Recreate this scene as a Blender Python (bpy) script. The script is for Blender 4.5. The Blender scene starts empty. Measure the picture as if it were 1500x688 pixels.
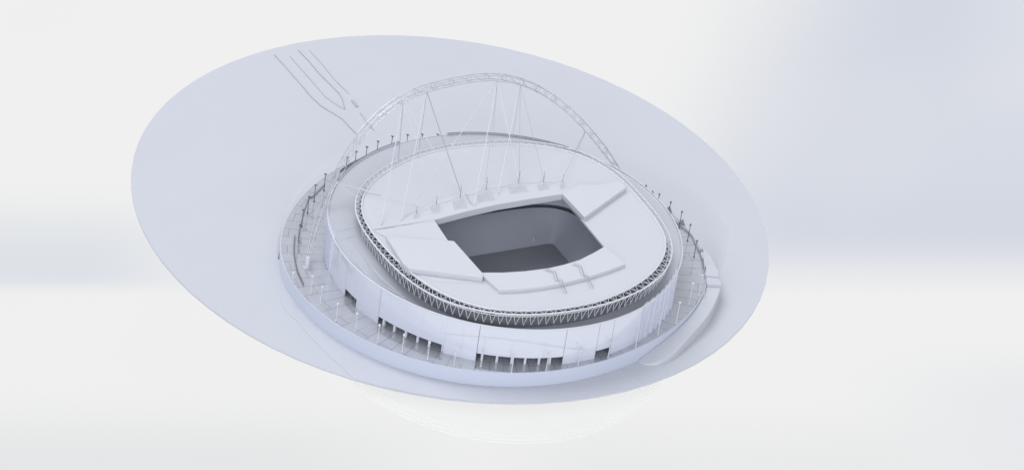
import bpy, math, random
import numpy as np
from mathutils import Vector, Matrix
from mathutils.geometry import tessellate_polygon
random.seed(4)
PI = math.pi
scene = bpy.context.scene
COL = scene.collection

# ------------------------------------------------------------------ camera
EL, RO, DIST = math.radians(32.5), math.radians(8.6), 2400.0
F = 1.727*DIST                                   # focal length in photo pixels (photo is 1500 wide)
r0 = Vector((1, 0, 0)); bk = Vector((0, -math.cos(EL), math.sin(EL))); u0 = Vector((0, math.sin(EL), math.cos(EL)))
rv = math.cos(RO)*r0 + math.sin(RO)*u0
uv_ = -math.sin(RO)*r0 + math.cos(RO)*u0
ROT = Matrix((rv, uv_, bk)).transposed()
CAM = -(ROT @ (DIST*Vector(((729-750)/F, -(411-344)/F, -1))))
cd = bpy.data.cameras.new('camera'); cam = bpy.data.objects.new('camera', cd); COL.objects.link(cam)
cam.matrix_world = Matrix.Translation(CAM) @ ROT.to_4x4()
cd.sensor_width = 36; cd.lens = 36*F/1500; cd.clip_start = 10; cd.clip_end = 20000
scene.camera = cam

def at(x, y, z=0.0):
    """measured point: where the sight line of a photo pixel meets the level z"""
    d = ROT @ Vector(((x-750)/F, -(y-344)/F, -1))
    t = (z-CAM.z)/d.z
    p = CAM + t*d
    return Vector((p.x, p.y, z))

C0 = Vector((0, 9, 0))                           # centre of the round facade
def pol(r, th, z=0.0):
    return Vector((C0.x+r*math.cos(th), C0.y+r*math.sin(th), z))
def ang(p):
    return math.atan2(p.y-C0.y, p.x-C0.x)
def rad(p):
    return math.hypot(p.y-C0.y, p.x-C0.x)
def fourier(samples, order):
    """smooth closed radius function through (angle, radius) samples"""
    th = np.array([s[0] for s in samples]); r = np.array([s[1] for s in samples])
    cols = [np.ones_like(th)]
    for k in range(1, order+1): cols += [np.cos(k*th), np.sin(k*th)]
    A = np.array(cols).T
    reg = np.diag([0.0]+[0.002*(k//2+1)**2 for k in range(2*order)])
    c = np.linalg.solve(A.T@A+reg, A.T@r)
    def f(t):
        v = c[0]
        for k in range(1, order+1): v += c[2*k-1]*math.cos(k*t)+c[2*k]*math.sin(k*t)
        return float(v)
    return f
def traced(z, pts, order, extra=()):
    s = [(ang(at(x, y, z)), rad(at(x, y, z))) for x, y in pts]
    s += [(math.radians(a), r) for a, r in extra]
    return fourier(s, order)

RIM = 150.0
outer_f = traced(61, [(521,308),(524,322),(535,341),(553,364),(573,385),(595,408),(620,425),(654,441),(698,453),(751,460),(803,460),(842,455),(882,445),(898,441),(945,423),(971,400),(982,380),(983,366),(983,347),(963,316),(940,287),(908,256),(881,236),(853,224),(815,213),(796,209),(764,207),(732,206),(700,207),(668,210),(649,214),(625,220),(602,226),(580,237),(561,246),(541,261),(531,273),(523,290)], 7)
inner_f0 = traced(61, [(531,307),(533,322),(548,344),(573,371),(598,396),(620,416),(690,443),(716,454),(751,456.5),(775,457),(800,456.5),(840,451),(870,443),(905,430.5),(945,409),(966,385),(975,360),(973,343),(952,308),(918,271),(887,248),(839,225),(815,218),(799,216),(780,214),(748,212),(716,212),(684,215),(652,220),(638,222),(611,230),(582,242),(553,264),(538,276)], 6)
inner_f = lambda t: min(inner_f0(t), outer_f(t)-4.8)
pod_f = traced(14, [(413,350),(413,380),(416,392),(422,406),(432,422),(448,438),(465,453),(481,466),(500,480),(523,492),(545,504),(570,514),(598,523),(629,531),(660,538),(725,545),(767,546),(830,540),(869,532),(900,524),(930,511),(960,495),(991,477),(1016,453),(1031,432),(1036,410),(433,300),(423,312),(417,326)], 6,
               extra=[(18,182),(24,184),(29,186),(35,186),(50,187),(65,188),(80,190),(95,191),(110,192),(125,192),(140,190),(150,188),(160,187)])

# ------------------------------------------------------------------ materials
def mat(name, col, rough=0.4, spec=0.5, noise=0.0, nscale=0.02, metal=0.0, coat=0.0, alpha=None, bump=0.0):
    m = bpy.data.materials.new(name); m.use_nodes = True
    nt = m.node_tree; b = nt.nodes['Principled BSDF']
    b.inputs['Base Color'].default_value = (*col, 1)
    b.inputs['Roughness'].default_value = rough
    b.inputs['Specular IOR Level'].default_value = spec
    b.inputs['Metallic'].default_value = metal
    b.inputs['Coat Weight'].default_value = coat
    b.inputs['Coat Roughness'].default_value = 0.04
    if noise:
        tc = nt.nodes.new('ShaderNodeTexCoord'); n = nt.nodes.new('ShaderNodeTexNoise')
        n.inputs['Scale'].default_value = nscale; n.inputs['Detail'].default_value = 5
        nt.links.new(tc.outputs['Object'], n.inputs['Vector'])
        mx = nt.nodes.new('ShaderNodeMix'); mx.data_type = 'RGBA'
        mx.inputs['A'].default_value = (*[c*(1-noise) for c in col], 1)
        mx.inputs['B'].default_value = (*[min(1, c*(1+noise)) for c in col], 1)
        nt.links.new(n.outputs['Fac'], mx.inputs['Factor'])
        nt.links.new(mx.outputs['Result'], b.inputs['Base Color'])
    if alpha is not None:
        tr = nt.nodes.new('ShaderNodeBsdfTransparent'); ms = nt.nodes.new('ShaderNodeMixShader')
        out = nt.nodes['Material Output']
        ms.inputs['Fac'].default_value = alpha
        nt.links.new(tr.outputs[0], ms.inputs[1]); nt.links.new(b.outputs[0], ms.inputs[2])
        nt.links.new(ms.outputs[0], out.inputs['Surface'])
    return m
M = {
 'ground': mat('matt_lilac_grey_board', (0.468,0.482,0.521), .55, .3, .035, .012),
 'apron': mat('pale_board', (0.468,0.484,0.530), .5, .3, .03, .03),
 'podium': mat('podium_wall_satin', (0.490,0.520,0.610), .18, .6, .02, .02),
 'facade': mat('facade_gloss', (0.530,0.557,0.645), .05, .9, .02, .03, coat=.6),
 'roof': mat('roof_satin', (0.490,0.504,0.540), .35, .4, .025, .02),
 'roof_pale': mat('roof_pale_satin', (0.502,0.516,0.550), .35, .4, .02, .02),
 'terrace': mat('terrace_satin', (0.420,0.435,0.480), .14, .7, .03, .03),
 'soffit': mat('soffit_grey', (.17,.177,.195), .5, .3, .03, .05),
 'white': mat('white_enamel_tube', (0.540,0.556,0.600), .25, .5),
 'white2': mat('white_enamel_post', (0.560,0.575,0.615), .3, .5),
 'silver': mat('silver_tube', (0.290,0.320,0.400), .3, .5),
 'arch': mat('arch_pale_steel', (0.62,0.64,0.69), .3, .6, metal=.85),
 'arch_fine': mat('arch_grey_steel', (0.200,0.210,0.250), .3, .6),
 'steel': mat('weathered_steel', (0.240,0.250,0.285), .4, .5, .1, .3),
 'dark': mat('dark_steel', (0.140,0.145,0.170), .45, .4, .1, .3),
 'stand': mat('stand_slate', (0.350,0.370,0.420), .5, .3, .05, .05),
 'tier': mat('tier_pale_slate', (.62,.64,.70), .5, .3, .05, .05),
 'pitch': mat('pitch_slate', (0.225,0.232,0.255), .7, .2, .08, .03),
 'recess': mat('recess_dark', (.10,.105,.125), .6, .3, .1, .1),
 'cone': mat('cable_tent_film', (.42,.44,.48), .5, .3, alpha=.2),
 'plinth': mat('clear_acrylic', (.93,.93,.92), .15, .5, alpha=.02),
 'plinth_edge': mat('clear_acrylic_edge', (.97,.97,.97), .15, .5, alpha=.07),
 'kerb': mat('kerb_grey', (0.340,0.352,0.390), .6, .3, .15, .1),
 'kerb_pale': mat('kerb_pale_grey', (0.376,0.392,0.440), .6, .3, .1, .1),
}
# podium floor: glossy slabs with dark joints, laid out in metres along the ring (UV)
def floor_mat():
    m = mat('podium_slabs', (.35,.362,.405), .06, .9, coat=.7)
    nt = m.node_tree; b = nt.nodes['Principled BSDF']
    tc = nt.nodes.new('ShaderNodeTexCoord')
    br = nt.nodes.new('ShaderNodeTexBrick')
    br.inputs['Scale'].default_value = 1.0
    br.inputs['Mortar Size'].default_value = .32; br.inputs['Mortar Smooth'].default_value = .35
    br.inputs['Brick Width'].default_value = 31.0; br.inputs['Row Height'].default_value = 11.5
    br.offset = .37; br.offset_frequency = 2; br.squash = 1
    br.inputs['Color1'].default_value = (.35,.362,.405,1); br.inputs['Color2'].default_value = (.32,.332,.375,1)
    br.inputs['Mortar'].default_value = (.16,.167,.195,1)
    n = nt.nodes.new('ShaderNodeTexNoise'); n.inputs['Scale'].default_value = .055; n.inputs['Detail'].default_value = 3
    nt.links.new(tc.outputs['UV'], n.inputs['Vector'])
    nt.links.new(tc.outputs['UV'], br.inputs['Vector'])
    ramp = nt.nodes.new('ShaderNodeMapRange'); ramp.inputs['From Min'].default_value = .34; ramp.inputs['From Max'].default_value = .48
    nt.links.new(n.outputs['Fac'], ramp.inputs['Value'])
    mx = nt.nodes.new('ShaderNodeMix'); mx.data_type = 'RGBA'
    mx.inputs['A'].default_value = (.355,.367,.41,1)
    nt.links.new(ramp.outputs['Result'], mx.inputs['Factor'])
    nt.links.new(br.outputs['Color'], mx.inputs['B'])
    nt.links.new(mx.outputs['Result'], b.inputs['Base Color'])
    return m
M['floor'] = floor_mat()
M['facade'].node_tree.nodes['Principled BSDF'].inputs['IOR'].default_value = 1.95
M['floor'].node_tree.nodes['Principled BSDF'].inputs['IOR'].default_value = 1.7

# ------------------------------------------------------------------ mesh builder
class MB:
    def __init__(s): s.v = []; s.f = []; s.uv = {}; s.sm = []
    def add(s, vs, fs, smooth=False):
        o = len(s.v); s.v += [tuple(v) for v in vs]
        for f in fs: s.f.append(tuple(i+o for i in f)); s.sm.append(smooth)
    def box(s, c, d, rz=0, ax=None):
        c = Vector(c); R = Matrix.Rotation(rz, 3, 'Z') if ax is None else ax
        vs = [c + R @ Vector((x*d[0]/2, y*d[1]/2, z*d[2]/2)) for x in (-1,1) for y in (-1,1) for z in (-1,1)]
        s.add(vs, [(0,1,3,2),(4,6,7,5),(0,4,5,1),(2,3,7,6),(0,2,6,4),(1,5,7,3)])
    def tube(s, pts, r, n=8, closed=False, r2=None):
        pts = [Vector(p) for p in pts]; N = len(pts); rings = []
        up = Vector((0,0,1)); prev = None
        for i, p in enumerate(pts):
            a = pts[(i-1) % N] if (closed or i > 0) else p
            b = pts[(i+1) % N] if (closed or i < N-1) else p
            t = (b-a).normalized()
            ref = up if abs(t.z) < .93 else Vector((1,0,0))
            if prev is not None and not closed: 
                x = prev - t*prev.dot(t)
                x = x.normalized() if x.length > 1e-4 else t.cross(ref).normalized()
            else: x = t.cross(ref).normalized()
            prev = x; y = t.cross(x)
            rr = r if r2 is None else r+(r2-r)*i/max(1, N-1)
            rings.append([p + rr*(math.cos(2*PI*k/n)*x+math.sin(2*PI*k/n)*y) for k in range(n)])
        vs = [q for rg in rings for q in rg]; fs = []
        for i in range(N if closed else N-1):
            j = (i+1) % N
            for k in range(n):
                fs.append((i*n+k, i*n+(k+1)%n, j*n+(k+1)%n, j*n+k))
        s.add(vs, fs, True)
        if not closed:
            s.add(rings[0], [tuple(range(n))[::-1]]); s.add(rings[-1], [tuple(range(n))])
    def prism(s, outline, z0, z1, hole=None):
        """outline: XY points; z0/z1 numbers or lists per point"""
        loops = [outline] + ([hole] if hole else [])
        tl = [[Vector((p[0], p[1], 0)) for p in L] for L in loops]
        tris = tessellate_polygon(tl)
        flat = [p for L in loops for p in L]; n = len(flat)
        Z0 = z0 if isinstance(z0, (list, tuple)) else [z0]*n
        Z1 = z1 if isinstance(z1, (list, tuple)) else [z1]*n
        top = [(p[0], p[1], Z1[i]) for i, p in enumerate(flat)]
        bot = [(p[0], p[1], Z0[i]) for i, p in enumerate(flat)]
        s.add(top, [tuple(t) for t in tris]); s.add(bot, [tuple(t)[::-1] for t in tris])
        o = 0
        for L in loops:
            m = len(L)
            vs = []; fs = []
            for i in range(m):
                j = (i+1) % m
                vs += [bot[o+i], bot[o+j], top[o+j], top[o+i]]
                fs.append((4*i, 4*i+1, 4*i+2, 4*i+3))
            s.add(vs, fs); o += m
    def build(s, name, m, parent=None, uv=None, fix=True):
        me = bpy.data.meshes.new(name)
        me.from_pydata(s.v, [], s.f)
        me.polygons.foreach_set('use_smooth', s.sm)
        if fix:
            import bmesh
            bm = bmesh.new(); bm.from_mesh(me)
            bmesh.ops.remove_doubles(bm, verts=bm.verts, dist=1e-4) if fix == 'weld' else None
            bmesh.ops.recalc_face_normals(bm, faces=bm.faces); bm.to_mesh(me); bm.free()
        if uv:
            L = me.uv_layers.new(name='UVMap')
            for lp in me.loops:
                L.data[lp.index].uv = uv(me.vertices[lp.vertex_index].co)
        me.materials.append(m)
        o = bpy.data.objects.new(name, me); COL.objects.link(o)
        if parent is not None:
            o.parent = parent
            o.matrix_parent_inverse = parent.matrix_basis.inverted()
        return o
def tag(o, label=None, cat=None, group=None, kind=None):
    if label: o['label'] = label
    if cat: o['category'] = cat
    if group: o['group'] = group
    if kind: o['kind'] = kind
    return o
def empty(name, loc, label, cat, group=None):
    o = bpy.data.objects.new(name, None); COL.objects.link(o); o.location = loc
    o.empty_display_size = 4
    return tag(o, label, cat, group)
def ring(mb, f0, z0, f1, z1, a0=0.0, a1=2*PI, n=240, smooth=True, rows=1):
    """surface between two polar curves"""
    full = abs(a1-a0-2*PI) < 1e-6
    N = n if full else n+1
    vs = []
    for i in range(N):
        t = a0+(a1-a0)*i/n
        for k in range(rows+1):
            w = k/rows
            vs.append(pol(f0(t)*(1-w)+f1(t)*w, t, z0*(1-w)+z1*w))
    fs = []; R1 = rows+1
    for i in range(n):
        j = (i+1) % N
        for k in range(rows): fs.append((i*R1+k, j*R1+k, j*R1+k+1, i*R1+k+1))
    mb.add(vs, fs, smooth)
def const(r): return lambda t: r
def off(f, d): return lambda t: f(t)+d

# ------------------------------------------------------------------ setting: round board, apron, embankment, reflection rings
disc_px = [(192,265),(197,300),(213,343),(241,387),(267,413),(311,455),(355,485.5),(400,508.7),(425,521),(474,538.5),(519,553),(584,573),(653,584),(740,589),(792,588),(861,582.5),(913,573),(965,557),(1000,541.5),(1034,521),(1073,492.5),(1094,468.5),(1110,446),(1121,419),(1126,383),(1124,350),(1112.5,306.5),(1081,263),(1054,227),(1003,183),(979,167),(940,145),(888,118),(840,99),(792,84),(744,72),(686,61),(643,55.5),(600,53),(577,51.5),(520,53),(445,61),(369,80),(290,117.5),(240.5,153),(212,187.5),(197,221.5)]
W = np.array([list(at(*p, 0))[:2] for p in disc_px])
dc = Vector((-53, 110, 0))
sam = [(math.atan2(p[1]-dc.y, p[0]-dc.x), math.hypot(p[1]-dc.y, p[0]-dc.x)) for p in W]
disc_f = fourier(sam, 4)
ND = 72
disc = [(dc.x+disc_f(2*PI*i/ND)*math.cos(2*PI*i/ND), dc.y+disc_f(2*PI*i/ND)*math.sin(2*PI*i/ND)) for i in range(ND)]
mb = MB(); mb.prism(disc, -1.6, 0)
tag(mb.build('ground', M['ground']), kind='structure')
def disc_r(t):
    """distance from C0 to the board's edge along direction t"""
    best = 1e9; d = Vector((math.cos(t), math.sin(t)))
    for i in range(ND):
        a = Vector(disc[i]); b = Vector(disc[(i+1) % ND]); e = b-a
        den = d.x*e.y-d.y*e.x
        if abs(den) < 1e-9: continue
        ax = a.x-C0.x; ay = a.y-C0.y
        s = (ax*e.y-ay*e.x)/den; q = (ax*d.y-ay*d.x)/den
        if s > 0 and -1e-6 <= q <= 1+1e-6: best = min(best, s)
    return best

# embankment at the left, back and right
def bank_w(t):
    d = (math.degrees(t)+180) % 360-180
    d = d+360 if d < -100 else d
    if d < 32: w = (d-2)/30 if d > 2 else 0
    elif d > 190: w = 0
    elif d > 168: w = .12*(190-d)/22
    elif d > 100: w = .12+.88*(168-d)/68
    else: w = 1
    w = max(0, min(1, w))
    return .8 + min(62, max(3, (disc_r(t)-pod_f(t)-4)*.6))*w
mb = MB(); vs = []; n = 160; rows = 12
A0, A1 = math.radians(2), math.radians(188)
for i in range(n+1):
    t = A0+(A1-A0)*i/n
    for k in range(rows+1):
        w = k/rows; s = 1-w
        z = 13.6*(s*s*(3-2*s)*.35 + .65*s**1.6)
        vs.append(pol(pod_f(t)-.5+bank_w(t)*w, t, z-.25*(k == rows)))
fs = [(i*(rows+1)+k, (i+1)*(rows+1)+k, (i+1)*(rows+1)+k+1, i*(rows+1)+k+1) for i in range(n) for k in range(rows)]
mb.add(vs, fs, True)
tag(mb.build('embankment', M['ground']), kind='structure')

# pale apron along the front
ap = [(-152,196),(-148,195.5),(-143,193),(-137,195),(-133,195.5),(-129,198.5),(-124,201),(-120,206),(-114,215),(-108,222),(-102,226),(-96,229),(-88,229),(-80,229),(-72,225),(-65,220),(-58,209),(-51,199),(-46,193)]
mb = MB(); o_ = []; i_ = []
for k in range(97):
    d = -158+ (112+1)*k/96
    ro = np.interp(d, [-162]+[a[0] for a in ap], [187]+[a[1] for a in ap])
    t = math.radians(d)
    ro = min(ro, disc_r(t)-.25)
    ro = max(ro, pod_f(t)+.4)
    o_.append(tuple(pol(ro, t))[:2]); i_.append(tuple(pol(pod_f(t)-2, t))[:2])
mb.prism(o_ + i_[::-1], .004, .45)
tag(mb.build('pavement', M['apron']), kind='structure')

# made-up clear stepped rings imitating the faint floor reflection below the board
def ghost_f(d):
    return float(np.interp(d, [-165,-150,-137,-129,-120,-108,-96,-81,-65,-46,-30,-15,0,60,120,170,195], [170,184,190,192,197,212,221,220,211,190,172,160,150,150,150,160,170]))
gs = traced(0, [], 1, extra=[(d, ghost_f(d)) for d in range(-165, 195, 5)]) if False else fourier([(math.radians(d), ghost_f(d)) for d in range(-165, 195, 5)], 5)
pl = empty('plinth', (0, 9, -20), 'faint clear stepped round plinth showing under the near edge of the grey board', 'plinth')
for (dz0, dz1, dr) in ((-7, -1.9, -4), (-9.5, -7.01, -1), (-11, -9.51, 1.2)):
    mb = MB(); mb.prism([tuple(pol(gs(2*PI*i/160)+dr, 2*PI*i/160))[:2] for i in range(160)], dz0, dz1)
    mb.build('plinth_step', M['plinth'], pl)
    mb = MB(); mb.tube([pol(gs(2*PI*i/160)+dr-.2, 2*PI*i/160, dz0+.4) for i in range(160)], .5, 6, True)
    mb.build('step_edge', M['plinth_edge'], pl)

# ------------------------------------------------------------------ podium
Z1, Z2, Z3 = 14.0, 49.0, 61.0
pod = empty('podium', (C0.x, C0.y, 0), 'raised round concourse podium with slab joints and plain curved outer wall', 'podium')
mb = MB(); ring(mb, const(120), Z1, pod_f, Z1, rows=6, n=300)
def uvf(co):
    t = math.atan2(co.y-C0.y, co.x-C0.x); r = math.hypot(co.y-C0.y, co.x-C0.x)
    return ((r-RIM)*1.0, t*165)
po = mb.build('podium_floor', M['floor'], pod, fix=False)
me = po.data; L = me.uv_layers.new(name='UVMap')
for p in me.polygons:
    tt = [math.atan2(me.vertices[v].co.y-C0.y, me.vertices[v].co.x-C0.x) % (2*PI) for v in p.vertices]
    wrap = max(tt)-min(tt) > PI
    for li, v, t in zip(p.loop_indices, p.vertices, tt):
        co = me.vertices[v].co
        if wrap and t < PI: t += 2*PI
        L.data[li].uv = (math.hypot(co.y-C0.y, co.x-C0.x)-RIM, t*165)
mb = MB(); ring(mb, pod_f, 0, pod_f, Z1+.15, n=300); ring(mb, pod_f, Z1+.15, off(pod_f, -.7), Z1+.15, n=300); ring(mb, off(pod_f, -.7), Z1+.15, off(pod_f, -.7), Z1-.5, n=300)
mb.build('podium_wall', M['podium'], pod, fix='weld')
WALL = bpy.data.objects['podium_wall']; WALL.data.polygons.foreach_set('use_smooth', [True]*len(WALL.data.polygons)); WALL.data.set_sharp_from_angle(angle=math.radians(30))

# long dark joints scored across the slabs
# handrails round the podium's back
def rail(pts, label, h=1.4, mt='steel', thick=.32, posts=5.0):
    pts = [Vector(p) for p in pts]
    root = empty('handrail', pts[0]-Vector((0,0,h)), label, 'railing', 'railings along the podium edge')
    mb = MB(); mb.tube(pts, thick, 6); mb.build('top_rail', M[mt], root)
    mb = MB(); L_ = 0
    for a, b in zip(pts, pts[1:]):
        m_ = max(1, int((b-a).length/posts))
        for k in range(m_):
            p = a.lerp(b, k/m_); mb.tube([p-Vector((0,0,h)), p], thick*.7, 5)
    mb.tube([p-Vector((0,0,h*.5)) for p in pts], thick*.5, 5)
    mb.build('rail_post', M[mt], root)
def smooth_pts(px, z, per=6):
    P = [at(x, y, z) for x, y in px]; out = []
    for i in range(len(P)-1):
        a = P[max(0, i-1)]; b = P[i]; c = P[i+1]; d = P[min(len(P)-1, i+2)]
        for k in range(per):
            t = k/per
            out.append(.5*((2*b)+(c-a)*t+(2*a-5*b+4*c-d)*t*t+(3*b-a-3*c+d)*t**3))
    out.append(P[-1]); return out
rail(smooth_pts([(432,344),(431,356),(431,369),(433,383),(436,396),(440,405),(445,416)], 15.6), 'dark curved rail at the left edge of the podium outside the arch foot', 1.6, 'dark', .4)
rail(smooth_pts([(438,368),(437,345),(440,330),(446,307),(453,288),(457,288),(466,279),(476,269)], 15.4), 'grey stepped railing left of the arch leg between its foot and the tall rear lamps', 1.4)
rail(smooth_pts([(498,250),(505,245),(513,240),(523,235),(533,229)], 15.4), 'dark railing under the rear left lamp posts beside the facade rim', 2.2, 'dark', .4)
rail(smooth_pts([(984,319),(995,329),(1011,342),(1019,357),(1027,375),(1030,388),(1032,400)], 15.4), 'grey railing along the right edge of the podium below the lamp posts', 1.4, 'steel', .3)
rail(smooth_pts([(1027,372),(1033,385),(1031,398),(1035,408),(1031,432)], 15.4), 'pale bent railing between podium and stepped ramp', 1.2, 'white2', .24)

# ------------------------------------------------------------------ stadium
st = empty('stadium', (C0.x, C0.y, Z1), 'large pale round stadium with glossy panelled facade and open rectangular roof hole', 'stadium')
def aop(x, y, z): return ang(at(x, y, z))
base_z = Z1
openings = [((505,422),(521,439)), ((552,464),(649,507)), ((698,517),(824,521)), ((871,512),(893.6,507))]
op = [(aop(a[0], a[1], 21.5), aop(b[0], b[1], 21.5)) for a, b in openings]
D = math.degrees
seams = [aop(x, y, 49) for x, y in [(509,378),(531,403),(558,423),(704,478.5),(831,480),(898,465),(945,449)]]

finL = [math.radians(d) for d in (-170.5,-168.6,-166.7,-164.8,-162.7,-160.4,-157.8)]     # narrow upright fins on the left
s_end = aop(945, 449, 49)
finR = [s_end+math.radians(d) for d in (3.2,6.4,9.6,12.8,16,19.2,22.6,26)]
seams = [t for t in seams if min(abs(t-e) for o in op for e in o) > .035]
cuts = sorted(set([round(v, 5) for v in seams+finL+finR+[e for o in op for e in o]+[math.radians(d) for d in (10,24,38,52,66,80,94,108,122,136,150,164,176)]]))
def in_open(t): return any(a < t < b for a, b in op)
def facade_panel(a, b, zb, saw=0.0, g0=.0013, g1=.0013, thick=.7):
    mb = MB(); n = max(2, int(math.degrees(b-a)/1.2)); a += g0; b -= g1; vs = []
    if saw: thick = abs(saw)+1.2
    for i in range(n+1):
        w = i/n; t = a+(b-a)*w; ro = RIM + saw*(1-w) if saw > 0 else RIM - saw*w
        lean = 0
        for r, z in ((ro, zb), (ro, Z2), (ro-thick, Z2), (ro-thick, zb)): vs.append(pol(r, t, z))
    fs = []
    for i in range(n):
        for k in range(4): fs.append((4*i+k, 4*i+4+k, 4*i+4+(k+1) % 4, 4*i+(k+1) % 4))
    fs += [(0,1,2,3), (4*n+3,4*n+2,4*n+1,4*n)]
    mb.add(vs, fs, False)
    o = mb.build('facade_panel', M['facade'], st, fix='weld')
    bevel_smooth(o)
    return o
def bevel_smooth(o):
    me = o.data
    me.polygons.foreach_set('use_smooth', [True]*len(me.polygons))
    try: me.set_sharp_from_angle(angle=math.radians(30))
    except Exception: pass
for i, a in enumerate(cuts):
    b = cuts[(i+1) % len(cuts)]
    if i == len(cuts)-1: b += 2*PI
    m_ = (a+b)/2
    opn = in_open(m_)
    isfin = (finR[0]-.06 < m_ < finR[-1]) 
    isfl = (finL[0]-1e-4 < m_ < finL[-1]+1e-4)
    near = lambda t: .0012 if min(abs(t-q) for q in [round(v, 5) for v in seams+[op[2][0], op[2][1], op[1][0], op[0][0], op[3][1], op[3][0]]]) < .001 else .00015
    facade_panel(a, b, 21.5 if opn else Z1, 1.5 if isfin else (-1.3 if isfl else 0), near(a), near(b if b < PI else b-2*PI))
# dark inner skin seen in joints and entrance openings
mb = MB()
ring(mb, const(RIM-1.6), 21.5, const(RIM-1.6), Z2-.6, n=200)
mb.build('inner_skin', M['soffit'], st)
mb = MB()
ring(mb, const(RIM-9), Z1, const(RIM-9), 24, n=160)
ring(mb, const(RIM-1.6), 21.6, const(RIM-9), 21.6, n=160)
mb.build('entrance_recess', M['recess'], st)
# columns in the entrance openings
for x, y in [(555.8,469),(572.4,478),(589.3,487),(607.3,495),(625.6,501),(645.7,508),(706,521),(728.6,524),(751,526),(771,526),(791.5,525),(807,523)]:
    t = aop(x, y, 21.5); p = pol(RIM-2.6, t, 0)
    mb = MB(); mb.box((p.x, p.y, (Z1+21.6)/2), (1.9, 1.9, 7.5), t)
    mb.build('entrance_column', M['white2'], st)
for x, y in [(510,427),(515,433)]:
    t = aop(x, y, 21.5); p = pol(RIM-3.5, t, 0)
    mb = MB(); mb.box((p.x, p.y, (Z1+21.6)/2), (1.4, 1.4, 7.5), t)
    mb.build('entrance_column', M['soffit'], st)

# rim edge tube: the front and sides, white; lattice rail at the far side
gap0, gap1 = aop(583,207,49), aop(653,194,49)      # open stretch at the back
mb = MB(); a0 = gap0 ; a1 = gap1+2*PI
N = 300
mb.tube([pol(RIM+.1, a0+(a1-a0)*i/N if a1 > a0 else 0, Z2+.3) for i in range(N+1)], .62, 8)
mb.build('facade_rim', M['white'], st)
e1 = aop(830,222,49)
mb = MB()
aa = [e1+(gap1-e1)*i/60 for i in range(61)]
mb.tube([pol(RIM-.4, t, Z2+1.7) for t in aa], .3, 6)
for i in range(60):
    a, b = aa[i], aa[i+1]
    mb.tube([pol(RIM-.4, a, Z2), pol(RIM-.4, (a+b)/2, Z2+1.7)], .14, 5); mb.tube([pol(RIM-.4, (a+b)/2, Z2+1.7), pol(RIM-.4, b, Z2)], .14, 5)
mb.build('lattice_parapet', M['steel'], st)
mb = MB()
aa = [aop(498,268,49)+((gap0 - aop(498,268,49)))*i/40 for i in range(41)]
mb.tube([pol(RIM+.5, t, Z2+1.5) for t in aa], .4, 6)
mb.build('parapet_rail', M['steel'], st)

# terrace between the rim and the recessed upper wall
def rec_f(t): return min(outer_f(t)-7, inner_f(t)-1.5)
def dip(t):
    d = math.degrees(t) % 360-360                      # the gutter is deeper along the front
    w = min((d+150)/28, (-8-d)/22) if -150 < d < -8 else 0
    w = max(0, min(1, w)); return Z2-.4-5.0*w*w*(3-2*w)
mb = MB(); n = 240; vs = []
for i in range(n):
    t = 2*PI*i/n
    for r_, z in ((rec_f(t)-2, dip(t)), ((rec_f(t)+RIM)/2, dip(t)), (RIM-1.9, dip(t)), (RIM-.72, dip(t)), (RIM-.71, Z2-.3)): vs.append(pol(r_, t, z))
mb.add(vs, [(i*5+k, (i+1) % n*5+k, (i+1) % n*5+k+1, i*5+k+1) for i in range(n) for k in range(4)], True)
mb.build('terrace', M['terrace'], st, fix=False)
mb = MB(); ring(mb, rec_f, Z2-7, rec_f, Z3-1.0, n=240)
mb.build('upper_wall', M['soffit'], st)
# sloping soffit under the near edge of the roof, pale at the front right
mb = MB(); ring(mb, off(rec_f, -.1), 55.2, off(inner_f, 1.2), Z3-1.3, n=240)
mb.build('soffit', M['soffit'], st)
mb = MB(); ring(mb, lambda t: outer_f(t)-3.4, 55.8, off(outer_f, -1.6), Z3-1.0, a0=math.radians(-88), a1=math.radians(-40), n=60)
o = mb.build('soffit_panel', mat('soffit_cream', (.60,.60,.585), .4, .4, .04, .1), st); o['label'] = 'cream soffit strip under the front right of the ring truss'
# faint raised seams on the left of the terrace
for px in ([(497,352),(519,346)],[(492,340),(514,334)],[(505,366),(530,372),(556,404),(592,436)],[(512,372),(545,410),(580,428)],[(508,345),(521,362),(541,387),(560,410)]):
    mb = MB(); mb.tube([at(x, y, Z2-.25) for x, y in px], .1, 4); mb.build('terrace_seam', M['facade'], st)

# ------------------------------------------------------------------ ring truss
ringt = st
NT = 108
zt = lambda t: Z3
mb = MB(); mb.tube([pol(outer_f(2*PI*i/264), 2*PI*i/264, Z3) for i in range(264)], .66, 10, True)
mb.build('outer_ring_tube', M['white'], st)
mb = MB(); mb.tube([pol(inner_f(2*PI*i/264), 2*PI*i/264, Z3+.4) for i in range(264)], .85, 10, True)
mb.build('inner_ring_tube', M['white'], st)
mb = MB()
for i in range(NT):
    a = 2*PI*i/NT; b = 2*PI*(i+.5)/NT; c = 2*PI*(i+1)/NT
    mb.tube([pol(outer_f(a), a, Z3), pol(inner_f(b), b, Z3+.4)], .27, 5)
    mb.tube([pol(inner_f(b), b, Z3+.4), pol(outer_f(c), c, Z3)], .27, 5)
    lo = lambda t: pol(outer_f(t)*.55+inner_f(t)*.45, t, Z3-3.6)
    mb.tube([pol(outer_f(a), a, Z3), lo(b)], .26, 5); mb.tube([pol(inner_f(a), a, Z3), lo(b)], .26, 5)
mb.tube([pol(outer_f(2*PI*i/264)*.55+inner_f(2*PI*i/264)*.45, 2*PI*i/264, Z3-3.6) for i in range(264)], .4, 6, True)
mb.build('ring_lattice', M['white2'], st)
# dark gutter under the lattice
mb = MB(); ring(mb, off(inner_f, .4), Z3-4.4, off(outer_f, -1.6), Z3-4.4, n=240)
mb.build('gutter', M['soffit'], st, fix=False)
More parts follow.
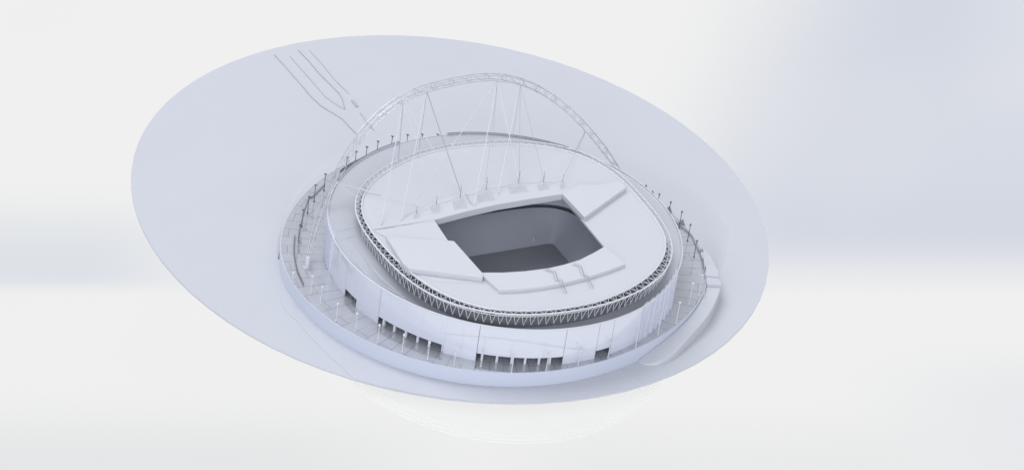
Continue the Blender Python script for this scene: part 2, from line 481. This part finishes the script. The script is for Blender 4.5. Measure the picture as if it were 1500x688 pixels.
# V braces hanging below the ring around the visible front
va0, va1 = aop(525,330,61), aop(983,350,61)
if va1 < va0: va1 += 2*PI
NV = 62
for i in range(NV):
    a = va0+(va1-va0)*i/NV; w = (va1-va0)/NV
    foot = pol(outer_f(a+w/2)-2.2, a+w/2, 49.2)
    mb = MB()
    mb.tube([pol(outer_f(a+w*.08), a+w*.08, Z3-.3), foot], .27, 6); mb.tube([foot, pol(outer_f(a+w*.92), a+w*.92, Z3-.3)], .27, 6)
    mb.build('v_brace', M['white2'], st)

# ------------------------------------------------------------------ roof
ZP = 65.2
hole_px = [(636,322,ZP),(683,309.5,ZP),(730,299,ZP),(778,291,ZP),(824,284,ZP),(856,318,ZP),(851,319.5,Z3+.6),(868,340,Z3+.6),(885.5,361,Z3+.8),(868,371,ZP-1),(849,380.5,ZP-1),(826,387.5,ZP-1),(803,392.7,ZP-1),(769,397,ZP-1),(737,399,ZP-1),(706,399,ZP-1),(665,353,ZP),(656,352,ZP)]
hole = [tuple(at(x, y, z))[:2] for x, y, z in hole_px]
outl = [tuple(pol(inner_f(2*PI*i/220)-.2, 2*PI*i/220))[:2] for i in range(220)]
mb = MB(); mb.prism(outl, 59.4, Z3+.2, hole=hole)
mb.build('roof_deck', M['roof'], st)
def P(px, z): return [tuple(at(x, y, z))[:2] for x, y in px]
def slab(name, px, z, m, zb=None, tilt=None):
    mb = MB(); pts = P(px, z)
    mb.prism(pts, Z3+.204 if zb is None else zb, z if tilt is None else tilt)
    return mb.build(name, M[m], st)
# left moving panel, flat
o = slab('roof_panel', [(566,347),(656,352),(665,353),(706,399),(708,401),(707,406.5),(599,393),(590,385)], 65.4, 'roof_pale', zb=59.2); o['label'] = 'flat raised panel left of the opening'
# strip south of the opening, curved, raised
south = [(706,399),(737,399),(769,397),(803,392.7),(826,387.5),(849,380.5),(868,371),(885.5,361),(916,386),(893,395),(866,404),(824,414.5),(796,419.5),(762,423.5),(731,424.5),(720,415),(707,403.5)]
o = slab('roof_panel', south, ZP-1.004, 'roof_pale', zb=59.1); o['label'] = 'curved raised panel along the near side of the opening'
# right rear panel
o = slab('roof_panel', [(824,284),(856,318),(918,273.6),(911,266),(899,266.3),(871,271.4),(849,270)], ZP, 'roof_pale', zb=59.3); o['label'] = 'raised corner panel at the far right of the opening'
# north strip: wedge rising from the ridge line to the opening edge
rid = [(546,336),(563,333),(581,328),(590,321.4),(600,315.5),(610,310.5),(624.6,302),(640,294),(658,288.5),(675,284),(698,276.5),(715.5,271),(744.6,267),(759,265),(795,264),(824,264.5),(849,270)]
edge = [(824,284),(778,291),(730,299),(683,309.5),(636,322)]
pts = P(rid, 61.6)+P(edge, ZP-.004)
mb = MB(); mb.prism(pts, [Z3+.206]*len(rid)+[59.25]*len(edge), [61.6]*len(rid)+[ZP-.004]*len(edge))
o = mb.build('roof_panel', M['roof_pale'], st); o['label'] = 'sloping strip with cable tents along the far side of the opening'
# left wedge between ridge start and flat panel
pts = P([(548,338),], 61.6)+P([(636,322),(656,352)], ZP-.01)+P([(566,347)], 62.4)
mb = MB(); mb.prism(pts, [Z3+.21, 59.35, 59.35, Z3+.21], [61.6, ZP-.01, ZP-.01, 62.4])
mb.build('roof_panel', M['roof'], st)['label'] = 'triangular sloping roof panel behind the flat left panel'
mb = MB(); mb.tube([at(572,338,62.4), at(600,330,63.6), at(636,323,65.3)], .35, 6); mb.tube([at(566,336,62), at(600,327,63), at(634,320.6,65)], .25, 6)
mb.build('roof_seam', M['white2'], st)
# apron step under the left panel's near edge
slab('roof_step', [(604,401),(709,411),(714,416),(640,412)], Z3+.45, 'roof_pale')
# masts with cable tents
masts = [(610,311,4,5,7),(639,299,6,8,12),(674,288,9,11,19),(712,277,10,14,19),(759.5,267.5,9,16,15),(796,266,8,9,13),(824,266,5,4,10)]
for (x, y, h, wd, dn) in masts:
    b_ = at(x, y, 62.2); apex = b_+Vector((0,0,h))
    mm = MB(); mm.tube([b_-Vector((0,0,.6)), apex+Vector((0,0,2))], .42, 6, r2=.25)
    mo = mm.build('mast', M['steel'], st)
    pl_ = at(x-wd*.75, y+dn, 64.6); pr_ = at(x+wd*.95, y+dn-3, 64.8); pm = at(x-wd, y+dn*.45, 63)
    tm = MB(); tm.add([apex, pl_, pr_], [(0,1,2)]); tm.add([apex, pm, pl_], [(0,1,2)])
    tm.build('cable_tent', M['cone'], mo, fix=False)
    cm = MB(); cm.tube([apex, pl_], .12, 5); cm.tube([apex, pr_], .1, 5); cm.tube([apex, pm], .1, 5)
    cm.build('stay_cable', M['white2'], mo)
for k in range(len(masts)-1):
    a = masts[k]; b = masts[k+1]
    mm = MB(); mm.tube([at(a[0], a[1], 62.2+a[2]*.6), at((a[0]+b[0])/2, (a[1]+b[1])/2+1.5, 62.4), at(b[0], b[1], 62.2+b[2]*.6)], .09, 5)
    mm.build('ridge_cable', M['steel'], st)
# zigzag access ladders on the near panel
for pxs in ([(799,394.4),(804,396),(813.7,399),(817,411),(823,410.7),(825,419),(830,429)], [(840.5,387),(851,390),(855.6,403.7),(861,405),(863,411),(869.5,422)]):
    P3 = [at(x, y, 65.0 if k < len(pxs)-1 else 61.8) for k, (x, y) in enumerate(pxs)]
    mb = MB(); mb.tube(P3, .13, 5); mb.tube([p+Vector((0,0,1.3)) for p in P3], .11, 5)
    for a, b in zip(P3, P3[1:]):
        m_ = max(2, int((b-a).length/1.8))
        for k in range(m_+1):
            p = a.lerp(b, k/m_); mb.tube([p, p+Vector((0,0,1.3))], .08, 4)
    off_ = Vector((-2.0, -.6, 0)); mb.tube([p+off_ for p in P3], .12, 4)
    mb.build('roof_ladder', M['steel'], st)

# ------------------------------------------------------------------ bowl inside
AZ = math.radians(31); ca, sa = math.cos(AZ), math.sin(AZ); BC = Vector((12, -8, 0))
def sup(t, A, B, p):
    c, s = math.cos(t), math.sin(t)
    k = (abs(c/A)**p+abs(s/B)**p)**(-1/p)
    x, y = k*c, k*s
    return Vector((BC.x+x*ca-y*sa, BC.y+x*sa+y*ca, 0))
def loft(levels, name, m):
    mb = MB(); n = 160; vs = []
    for (A, B, p, z) in levels:
        for i in range(n): v = sup(2*PI*i/n, A, B, p); v.z = z; vs.append(v)
    fs = [(k*n+i, k*n+(i+1) % n, (k+1)*n+(i+1) % n, (k+1)*n+i) for k in range(len(levels)-1) for i in range(n)]
    mb.add(vs, fs, True)
    return mb.build(name, M[m], st, fix=False)
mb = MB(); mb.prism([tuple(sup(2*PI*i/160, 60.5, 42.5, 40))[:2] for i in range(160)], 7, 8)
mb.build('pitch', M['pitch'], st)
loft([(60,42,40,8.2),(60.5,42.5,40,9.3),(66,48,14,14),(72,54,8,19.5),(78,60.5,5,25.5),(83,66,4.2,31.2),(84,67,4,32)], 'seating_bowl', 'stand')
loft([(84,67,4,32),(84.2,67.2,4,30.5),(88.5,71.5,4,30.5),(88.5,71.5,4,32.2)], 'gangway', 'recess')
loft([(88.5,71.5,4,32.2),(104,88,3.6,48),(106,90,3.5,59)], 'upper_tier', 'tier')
# goal-end camera box on the far touchline
mb = MB(); q = at(781,352,12); mb.box((q.x, q.y, 12), (1.6, 1.6, 6), AZ); mb.build('tunnel_post', M['white2'], st)

# ------------------------------------------------------------------ arch
az, span, Hh, tau, pw = math.radians(37.7), 330.8, 122.25, .4975, 2.657
L0 = at(449, 384, 14)
a_ = Vector((math.cos(az), math.sin(az), 0)); n_ = Vector((-math.sin(az), math.cos(az), 0))
rise = Vector((0,0,math.cos(tau)))+n_*math.sin(tau)
Mc = Vector((L0.x, L0.y, Z1))+a_*span/2
def arch_c(s): return Mc+a_*(s*span/2)+rise*(Hh*(1-abs(s)**pw))
def arch_frame(s):
    e = 1e-3; t = (arch_c(min(1, s+e))-arch_c(max(-1, s-e))).normalized()
    w = a_.cross(rise).normalized(); v = w.cross(t).normalized()
    return w, v
arch = empty('arch', (L0.x, L0.y, Z1), 'tall white lattice steel arch leaning over the far side of the stadium roof', 'arch')
# even arc-length stations
ss = np.linspace(-1, 1, 1201); pp = [arch_c(float(s)) for s in ss]
acc = [0]
for a, b in zip(pp, pp[1:]): acc.append(acc[-1]+(b-a).length)
tot = acc[-1]
def station(u): return float(np.interp(u*tot, acc, ss))
NS = 72
def arad(u): return 3.5*min(1, .22+u*9, .22+(1-u)*9)
NCH = 4
def anode(i, k, tw=0.0):
    u = (i/NS)*.985+.0075; s = station(u); w, v = arch_frame(s); r = arad(u); an = 2*PI*(k+tw)/NCH+.42
    return arch_c(s)+r*(math.cos(an)*w+math.sin(an)*v)
for k in range(NCH):
    mb = MB(); mb.tube([anode(i, k) for i in range(NS+1)], .3, 6); mb.build('arch_chord', M['arch'], arch)
for i in range(0, NS+1, 3):
    mb = MB(); mb.tube([anode(i, k/2) for k in range(NCH*2)], .12, 5, True); mb.build('arch_hoop', M['arch_fine'], arch)
mb = MB()
for i in range(NS):
    for k in range(NCH):
        a = anode(i, k); b = anode(i+1, k+(1 if (i+k) % 2 else -1)); mb.tube([a, b], .075, 4)
mb.build('arch_lattice', M['arch_fine'], arch)
for sgn, nm in ((-1, 0), (1, 1)):
    e = arch_c(sgn); t = (arch_c(sgn*.94)-e).normalized()
    mb = MB(); base = Vector((e.x, e.y, Z1))
    if sgn < 0:
        b0 = at(449.5, 391.5, Z1); mb.tube([b0, b0+Vector((.3,0,10.2)), b0+Vector((.5,.5,10.9))], 2.0, 18)
        mb.tube([b0+Vector((.5,.5,10)), anode(0, 0)*.5+anode(0, 3)*.5], 1.0, 10)
        mb.box((b0.x, b0.y, Z1+.25), (5.4, 5, .5), .5)
    else:
        mb.tube([base, base+Vector((0,0,3.5))], 1.8, 18); mb.box((base.x, base.y, Z1+.25), (5.4,5,.5), .5)
    mb.build('arch_foot', M['white'], arch)
# cables
def on_arch(px):
    best = None
    for s in np.linspace(-1, 1, 801):
        p = arch_c(float(s)); q = ROT.transposed() @ (p-CAM)
        x = 750+F*q.x/-q.z; y = 344-F*q.y/-q.z; d = (x-px[0])**2+(y-px[1])**2
        if best is None or d < best[0]: best = (d, float(s))
    w, v = arch_frame(best[1])
    c = arch_c(best[1])
    return c-rise.normalized()*2.6
N1, N2, N3, N4, N5, N6 = [on_arch(p) for p in [(593,151),(626,134),(728,114),(761,121),(860,184),(490,262)]]
cables = [
 (N1,(583,241,61.5),.42,'silver'),(N1,(674,280,69),.36,'white2'),(N1,(639,297,67),.2,'white2'),(N1,(558,328,62),.5,'white'),
 (N2,(612.7,228,61.5),.3,'silver'),(N2,(674.6,280,70),.55,'silver'),(N2,(712,268,71),.16,'white2'),(N2,(587.4,321,63),.52,'white'),
 (N3,(593,314,63),.42,'white'),(N3,(711,268,71),.2,'silver'),(N3,(694,301,65),.48,'white'),(N3,(759.4,261,71),.42,'white2'),(N3,(721,215,61.5),.18,'silver'),
 (N4,(729,283,64.4),.46,'white'),(N4,(760.5,261,71),.28,'silver'),(N4,(796,261,69.5),.2,'silver'),(N4,(749,216,61.5),.25,'silver'),
 (N5,(842,223,61.5),.36,'silver'),(N5,(846,224,61.5),.22,'silver'),(N5,(824,263,67),.2,'silver'),(N5,(797,261,69.5),.14,'white2'),
 (N6,(560,285.5,61.6),.55,'white'),(N6,(610,300,62.2),.22,'white'),(N6,(519,287,60.5),.32,'white')]
for A, (x, y, z), r, m_ in cables:
    mb = MB(); mb.tube([A, at(x, y, z)], r*.72, 7); mb.build('arch_cable', M[m_], arch)
mb = MB(); mb.tube([at(683,282,63), at(691,298,65)], .5, 6); mb.build('roof_beam', M['white'], st)

# ------------------------------------------------------------------ lamp posts (tops measured at their 17 m height)
def build_lamp(name, m):
    root = bpy.data.objects.new(name, None); COL.objects.link(root); root.empty_display_size = 2
    mb = MB(); mb.tube([(0,0,0),(0,0,15.6)], .42, 8, r2=.3); mb.tube([(0,0,0),(0,0,.8)], .8, 10)
    mb.build('pole', m, root)
    mb = MB(); mb.tube([(0,0,15.2),(0,0,16.2),(0,0,17.0)], .3, 8, r2=1.1); mb.box((0,0,17.1), (2.8,1.0,.4))
    mb.build('lamp_head', m, root)
    return root
proto = {}
def lamp(px, key, label, group, z=31.0, s=1.0):
    m = {'white': M['white2'], 'dark': M['dark']}[key]
    if key not in proto: r = proto[key] = build_lamp('lamp_post', m)
    else:
        src = proto[key]; r = src.copy(); COL.objects.link(r)
        for ch in src.children:
            c = ch.copy(); COL.objects.link(c); c.parent = r
    p = at(px[0], px[1], Z1+17*s)
    r.location = (p.x, p.y, Z1+.02); r.rotation_euler = (0, 0, ang(p)+.7); r.scale = (1, 1, s)
    tag(r, label, 'lamp post', group)
G1, G2 = 'white lamp posts around the front of the podium', 'dark lamp posts around the rear of the podium'
front = [((430,399),'short white lamp post beside the lower end of the dark curved rail'),
 ((458,404.5),'white lamp post on the slabs just in front of the arch foot'),
 ((472,420),'white lamp post below and right of the one by the arch foot'),
 ((495,444.5),'white lamp post below the facade\'s small leftmost entrance'),
 ((523.5,459),'white lamp post midway between the small left entrance and the long left entrance'),
 ((556,476),'white lamp post in front of the left end of the long left entrance'),
 ((592,490),'white lamp post before the middle columns of the long left entrance'),
 ((629.5,501),'white lamp post before the right end of the long left entrance'),
 ((668.5,510),'white lamp post against the blank wall between the two long entrances'),
 ((708,511),'white lamp post before the left end of the front middle entrance'),
 ((753,520),'white lamp post before the centre of the front middle entrance'),
 ((804,517),'white lamp post before the right end of the front middle entrance'),
 ((851,509),'white lamp post left of the small right entrance'),
 ((895,498),'white lamp post at the right side of the small right entrance'),
 ((935.5,484),'white lamp post where the smooth facade meets the serrated panels'),
 ((968,465),'white lamp post before the serrated panels, third from the stepped ramp'),
 ((996,442.8),'white lamp post on the right slabs, between the serrated panels and the ramp'),
 ((1015,415),'white lamp post nearest the top of the curved ramp'),
 ((1029,403),'white lamp post touching the pale bent railing at the stepped blocks')]
for px, lb in front: lamp(px, 'white', lb, G1, s=(.55 if px[0] == 430 else 1.25 if px[0] > 990 else 1))
rear = [((440,329),'dark lamp post on the far left edge, first behind the dark curved rail'),
 ((444.5,307),'dark lamp post on the left edge, second behind the dark curved rail'),
 ((453,288),'dark lamp post at the kink of the stepped left railing'),
 ((462.5,271),'dark lamp post outside the arch leg, lower of the two by the upper railing'),
 ((477,255),'dark lamp post just outside the arch leg at the upper end of the railing'),
 ((509,230),'dark lamp post just inside the arch leg, leftmost of the rear row'),
 ((522,222),'dark lamp post second from the arch leg in the rear row'),
 ((537.7,215),'dark lamp post near where the paths reach the stadium'),
 ((554,207),'dark lamp post right of the end of the long paths'),
 ((575,199.6),'dark lamp post left of the first thick arch cable'),
 ((597.4,197.4),'dark lamp post right of the first thick arch cable'),
 ((619,196.7),'dark lamp post between the two left cable fans'),
 ((641.7,197),'dark lamp post behind the thick cable left of the lattice parapet'),
 ((929,266),'small dark lamp post head showing over the rear right rim nearest the arch'),
 ((946.5,272),'dark lamp post just showing over the right rear rim'),
 ((966,284.5),'dark lamp post on the right rear, between the two upper wedges'),
 ((982.7,296),'dark lamp post standing by the second wedge on the right rear'),
 ((999,310),'dark lamp post standing by the third wedge on the right'),
 ((1011.5,329),'dark lamp post on the right edge above the railing bend'),
 ((1021,352.6),'dark lamp post nearest the stepped ramp, beside the smallest wedge')]
for px, lb in rear: lamp(px, 'dark', lb, G2)
# small wedge-shaped kiosks on the right edge
for (x, y, s), lb in zip([(955,285,3.0),(979,309.5,4.0),(998.5,328,3.6),(1027.5,369,2.6)], ['grey wedge kiosk farthest back on the right rear edge','largest grey wedge kiosk between two rear right lamp posts','grey wedge kiosk against the right railing, third from the back','small dark wedge kiosk above the stepped ramp blocks']):
    p = at(x, y, Z1); mb = MB(); t = ang(p)
    ez = Vector((0,0,1)); ex = Vector((1,0,0)); ey = Vector((0,1,0))
    b1 = p-ex*s*1.1-ey*s*.3; b2 = p+ex*s*.9-ey*s*.5; b3 = p+ex*s*.5+ey*s; b4 = p-ex*s*.7+ey*s*.8; top = p+ex*s*.1+ey*.2+ez*s*1.5
    mb.add([b1,b2,b3,b4,top], [(0,1,2,3),(0,1,4),(1,2,4),(2,3,4),(3,0,4)])
    k = mb.build('kiosk', M['steel'], None)
    tag(k, lb, 'kiosk', 'wedge kiosks on the right edge')

# ------------------------------------------------------------------ ramp with stepped blocks at the right
ramp = empty('ramp', at(990, 505, 0), 'broad curved ramp rising to stepped blocks against the right side of the podium', 'ramp')
ro_px = [(938,531.5,.15),(952,532.5,1.2),(969,528,3.2),(990,514,6),(1016,486,9.3),(1039.5,458,11.6),(1053.5,429,12.8),(1057,413,13.2)]
outer3 = []
for i in range(len(ro_px)-1):
    a = ro_px[i]; b = ro_px[i+1]
    p_ = ro_px[max(0, i-1)]; n__ = ro_px[min(len(ro_px)-1, i+2)]
    for k in range(6):
        w = k/6
        outer3.append(at(*[.5*(2*b0+(c0-a0)*w+(2*a0-5*b0+4*c0-d0)*w*w+(3*b0-a0-3*c0+d0)*w**3) for a0, b0, c0, d0 in zip(p_, a, b, n__)]))
outer3.append(at(*ro_px[-1]))
rf = fourier([(ang(p), rad(p)) for p in outer3]+[(ang(outer3[0])-.1, rad(outer3[0])-9), (ang(outer3[-1])+.1, rad(outer3[-1])+2)]+[(a, 175) for a in np.linspace(1, 4.8, 12)], 7)
mb = MB(); vs = []; n = len(outer3)
for p in outer3:
    t = ang(p); ri = pod_f(t)+.25; z = min(p.z, 13.3)
    vs += [pol(ri, t, -.3), pol(ri, t, z), pol(rad(p)-.6, t, z), Vector((p.x, p.y, z-.5)), pol(rad(p)+.6, t, -.3)]
fs = []
for i in range(n-1):
    for k in range(4): fs.append((5*i+k, 5*i+k+1, 5*(i+1)+k+1, 5*(i+1)+k))
fs += [(0,1,2,3,4)[::-1], tuple(5*(n-1)+k for k in range(5))]
mb.add(vs, fs, True)
o = mb.build('ramp_deck', M['ground'], ramp, fix='weld'); bevel_smooth(o)
for poly, z in (([(1034,398),(1050,401),(1055,412),(1057,417),(1036,416)], 15.4), ([(1035,385),(1046,387),(1052,396),(1052,405),(1033,403)], 16.6), ([(1030,372),(1040,374),(1047,386),(1046,392),(1032,390)], 15.6), ([(1026,364),(1034,366),(1040,375),(1040,380),(1028,378)], 14.9)):
    mb = MB(); mb.prism(P(poly, z), 0, z)
    mb.build('step_block', M['ground'], ramp)

# ------------------------------------------------------------------ kerb lines of the paths on the board
def kerb(pxs, label, h, w, m):
    pts = [at(x, y, 0) for x, y in pxs]; mb = MB(); L_ = []; R_ = []
    for i, p in enumerate(pts):
        d = (pts[min(i+1, len(pts)-1)]-pts[max(i-1, 0)]).normalized(); nn = Vector((-d.y, d.x, 0))*w/2
        L_.append(tuple(p+nn)[:2]); R_.append(tuple(p-nn)[:2])
    mb.prism(L_+R_[::-1], -.1, h)
    tag(mb.build('path_kerb', M[m]), label, 'kerb', 'kerb lines of the paths behind the stadium')
kerb([(402,81.4),(420,101),(441.4,125.6),(456,143),(471.6,157),(487,166),(502,175.6),(512,187),(523,197.7)], 'longest thin kerb line, leftmost, bending twice towards the stadium', .7, .34, 'kerb')
kerb([(436.7,74.4),(452,90),(467,108),(482,123),(497,138),(501,145),(505,160.5)], 'darker thin kerb line second from the right, hooked at its lower end', .7, .4, 'kerb')
kerb([(424,82.6),(450,112),(476,142),(490,152),(505,161)], 'faint kerb line between the long left one and the hooked one', .5, .5, 'kerb_pale')
kerb([(453,74.4),(472,95),(490,117.4),(511,138)], 'faint rightmost kerb line running down from the board\'s top edge', .5, .5, 'kerb_pale')
kerb([(516,148),(520,153),(523,157)], 'short thick kerb piece between the rightmost kerb line and the arch', 1.0, 2.6, 'kerb_pale')
kerb([(527,165),(532,172),(537,180),(548,192)], 'faint short kerb line crossing behind the arch leg', .5, .45, 'kerb_pale')

# ------------------------------------------------------------------ studio surroundings and light
w = bpy.data.worlds.new('World'); scene.world = w; w.use_nodes = True
nt = w.node_tree; nt.nodes.clear()
tc = nt.nodes.new('ShaderNodeTexCoord')
def math_n(op, a, b=None, clamp=False):
    n = nt.nodes.new('ShaderNodeMath'); n.operation = op; n.use_clamp = clamp
    for i, v in enumerate((a, b)):
        if v is None: continue
        if isinstance(v, (int, float)): n.inputs[i].default_value = v
        else: nt.links.new(v, n.inputs[i])
    return n.outputs[0]
def dotn(vec):
    n = nt.nodes.new('ShaderNodeVectorMath'); n.operation = 'DOT_PRODUCT'
    nt.links.new(tc.outputs['Generated'], n.inputs[0]); n.inputs[1].default_value = tuple(vec)
    return n.outputs['Value']
# soft blue-grey patches of the studio backdrop, given as directions in the world
du, dv, dw = dotn(rv), dotn(uv_), dotn(-bk)
U = math_n('DIVIDE', du, math_n('MAXIMUM', dw, .05)); V = math_n('DIVIDE', dv, math_n('MAXIMUM', dw, .05))
def sm(x, a, b):
    n = nt.nodes.new('ShaderNodeMapRange'); n.interpolation_type = 'SMOOTHERSTEP'
    nt.links.new(x, n.inputs['Value']); n.inputs['From Min'].default_value = a; n.inputs['From Max'].default_value = b
    return n.outputs['Result']
X = lambda p: (p-750)/F
Y = lambda p: (344-p)/F
def patch(x0, x1, x2, x3, y0, y1, y2, y3, sk=0.0):
    """rises x0->x1, falls x2->x3; same downwards y0->y1, y2->y3"""
    a = sm(math_n('SUBTRACT', U, math_n('MULTIPLY', V, sk)), X(x0), X(x1)); b = math_n('SUBTRACT', 1, sm(U, X(x2), X(x3)))
    c = math_n('SUBTRACT', 1, sm(V, Y(y1), Y(y0))); d = sm(V, Y(y3), Y(y2))
    return math_n('MULTIPLY', math_n('MULTIPLY', a, b), math_n('MULTIPLY', c, d))
nz = nt.nodes.new('ShaderNodeTexNoise'); nz.inputs['Scale'].default_value = 14; nz.inputs['Detail'].default_value = 2
nt.links.new(tc.outputs['Generated'], nz.inputs['Vector'])
col = None
def layer(prev, fac, strength, c):
    m = nt.nodes.new('ShaderNodeMix'); m.data_type = 'RGBA'
    nt.links.new(math_n('MULTIPLY', fac, strength, True), m.inputs['Factor'])
    if isinstance(prev, tuple): m.inputs['A'].default_value = (*prev, 1)
    else: nt.links.new(prev, m.inputs['A'])
    m.inputs['B'].default_value = (*c, 1)
    return m.outputs['Result']
c = layer((.868,.871,.866), patch(790,1190,2300,2600,-700,-350,320,455,.5), 1.0, (.655,.685,.765))
c = layer(c, patch(1350,1560,2600,2700,-900,-500,60,260), .4, (.80,.82,.86))
c = layer(c, patch(1020,1180,1500,1900,60,150,230,330), .16, (.78,.80,.84))
c = layer(c, patch(-900,-600,90,400,250,395,398,440), .9, (.71,.74,.795))
c = layer(c, patch(-900,-500,300,900,540,700,900,1200), .8, (.76,.775,.785))
c = layer(c, patch(1150,1550,2600,2700,470,600,900,1200), .7, (.775,.795,.83))
c = layer(c, patch(620,900,1200,1500,560,700,900,1200), .55, (.775,.785,.79))
c = layer(c, sm(nz.outputs['Fac'], .45, .7), .12, (.79,.80,.815))
up = dotn(Vector((0,0,1)))
c = layer(c, sm(up, -.12, .35), 1.0, (.73,.752,.805))
fill_lobe = dotn(Vector((.06, -.97, .20)).normalized())  # added bright sky area, out of view, filling the front-facing walls
c = layer(c, math_n('MULTIPLY', sm(fill_lobe, .70, 1.0), sm(up, -.10, .16)), 1.0, (3.3,3.42,3.7))
bg = nt.nodes.new('ShaderNodeBackground'); nt.links.new(c, bg.inputs['Color']); bg.inputs['Strength'].default_value = 1.0
out = nt.nodes.new('ShaderNodeOutputWorld'); nt.links.new(bg.outputs[0], out.inputs['Surface'])

sd = bpy.data.lights.new('softbox', 'SUN'); sd.energy = 1.75; sd.angle = math.radians(36); sd.color = (.97,.98,1)
so = bpy.data.objects.new('softbox', sd); COL.objects.link(so)
ldir = Vector((-.44, .42, .95)).normalized()
so.rotation_euler = ldir.to_track_quat('Z', 'Y').to_euler(); so.location = ldir*900

scene.view_settings.view_transform = 'Standard'; scene.view_settings.look = 'None'
scene.view_settings.gamma = 1; scene.view_settings.exposure = 0
scene.render.resolution_x = 1024; scene.render.resolution_y = 469
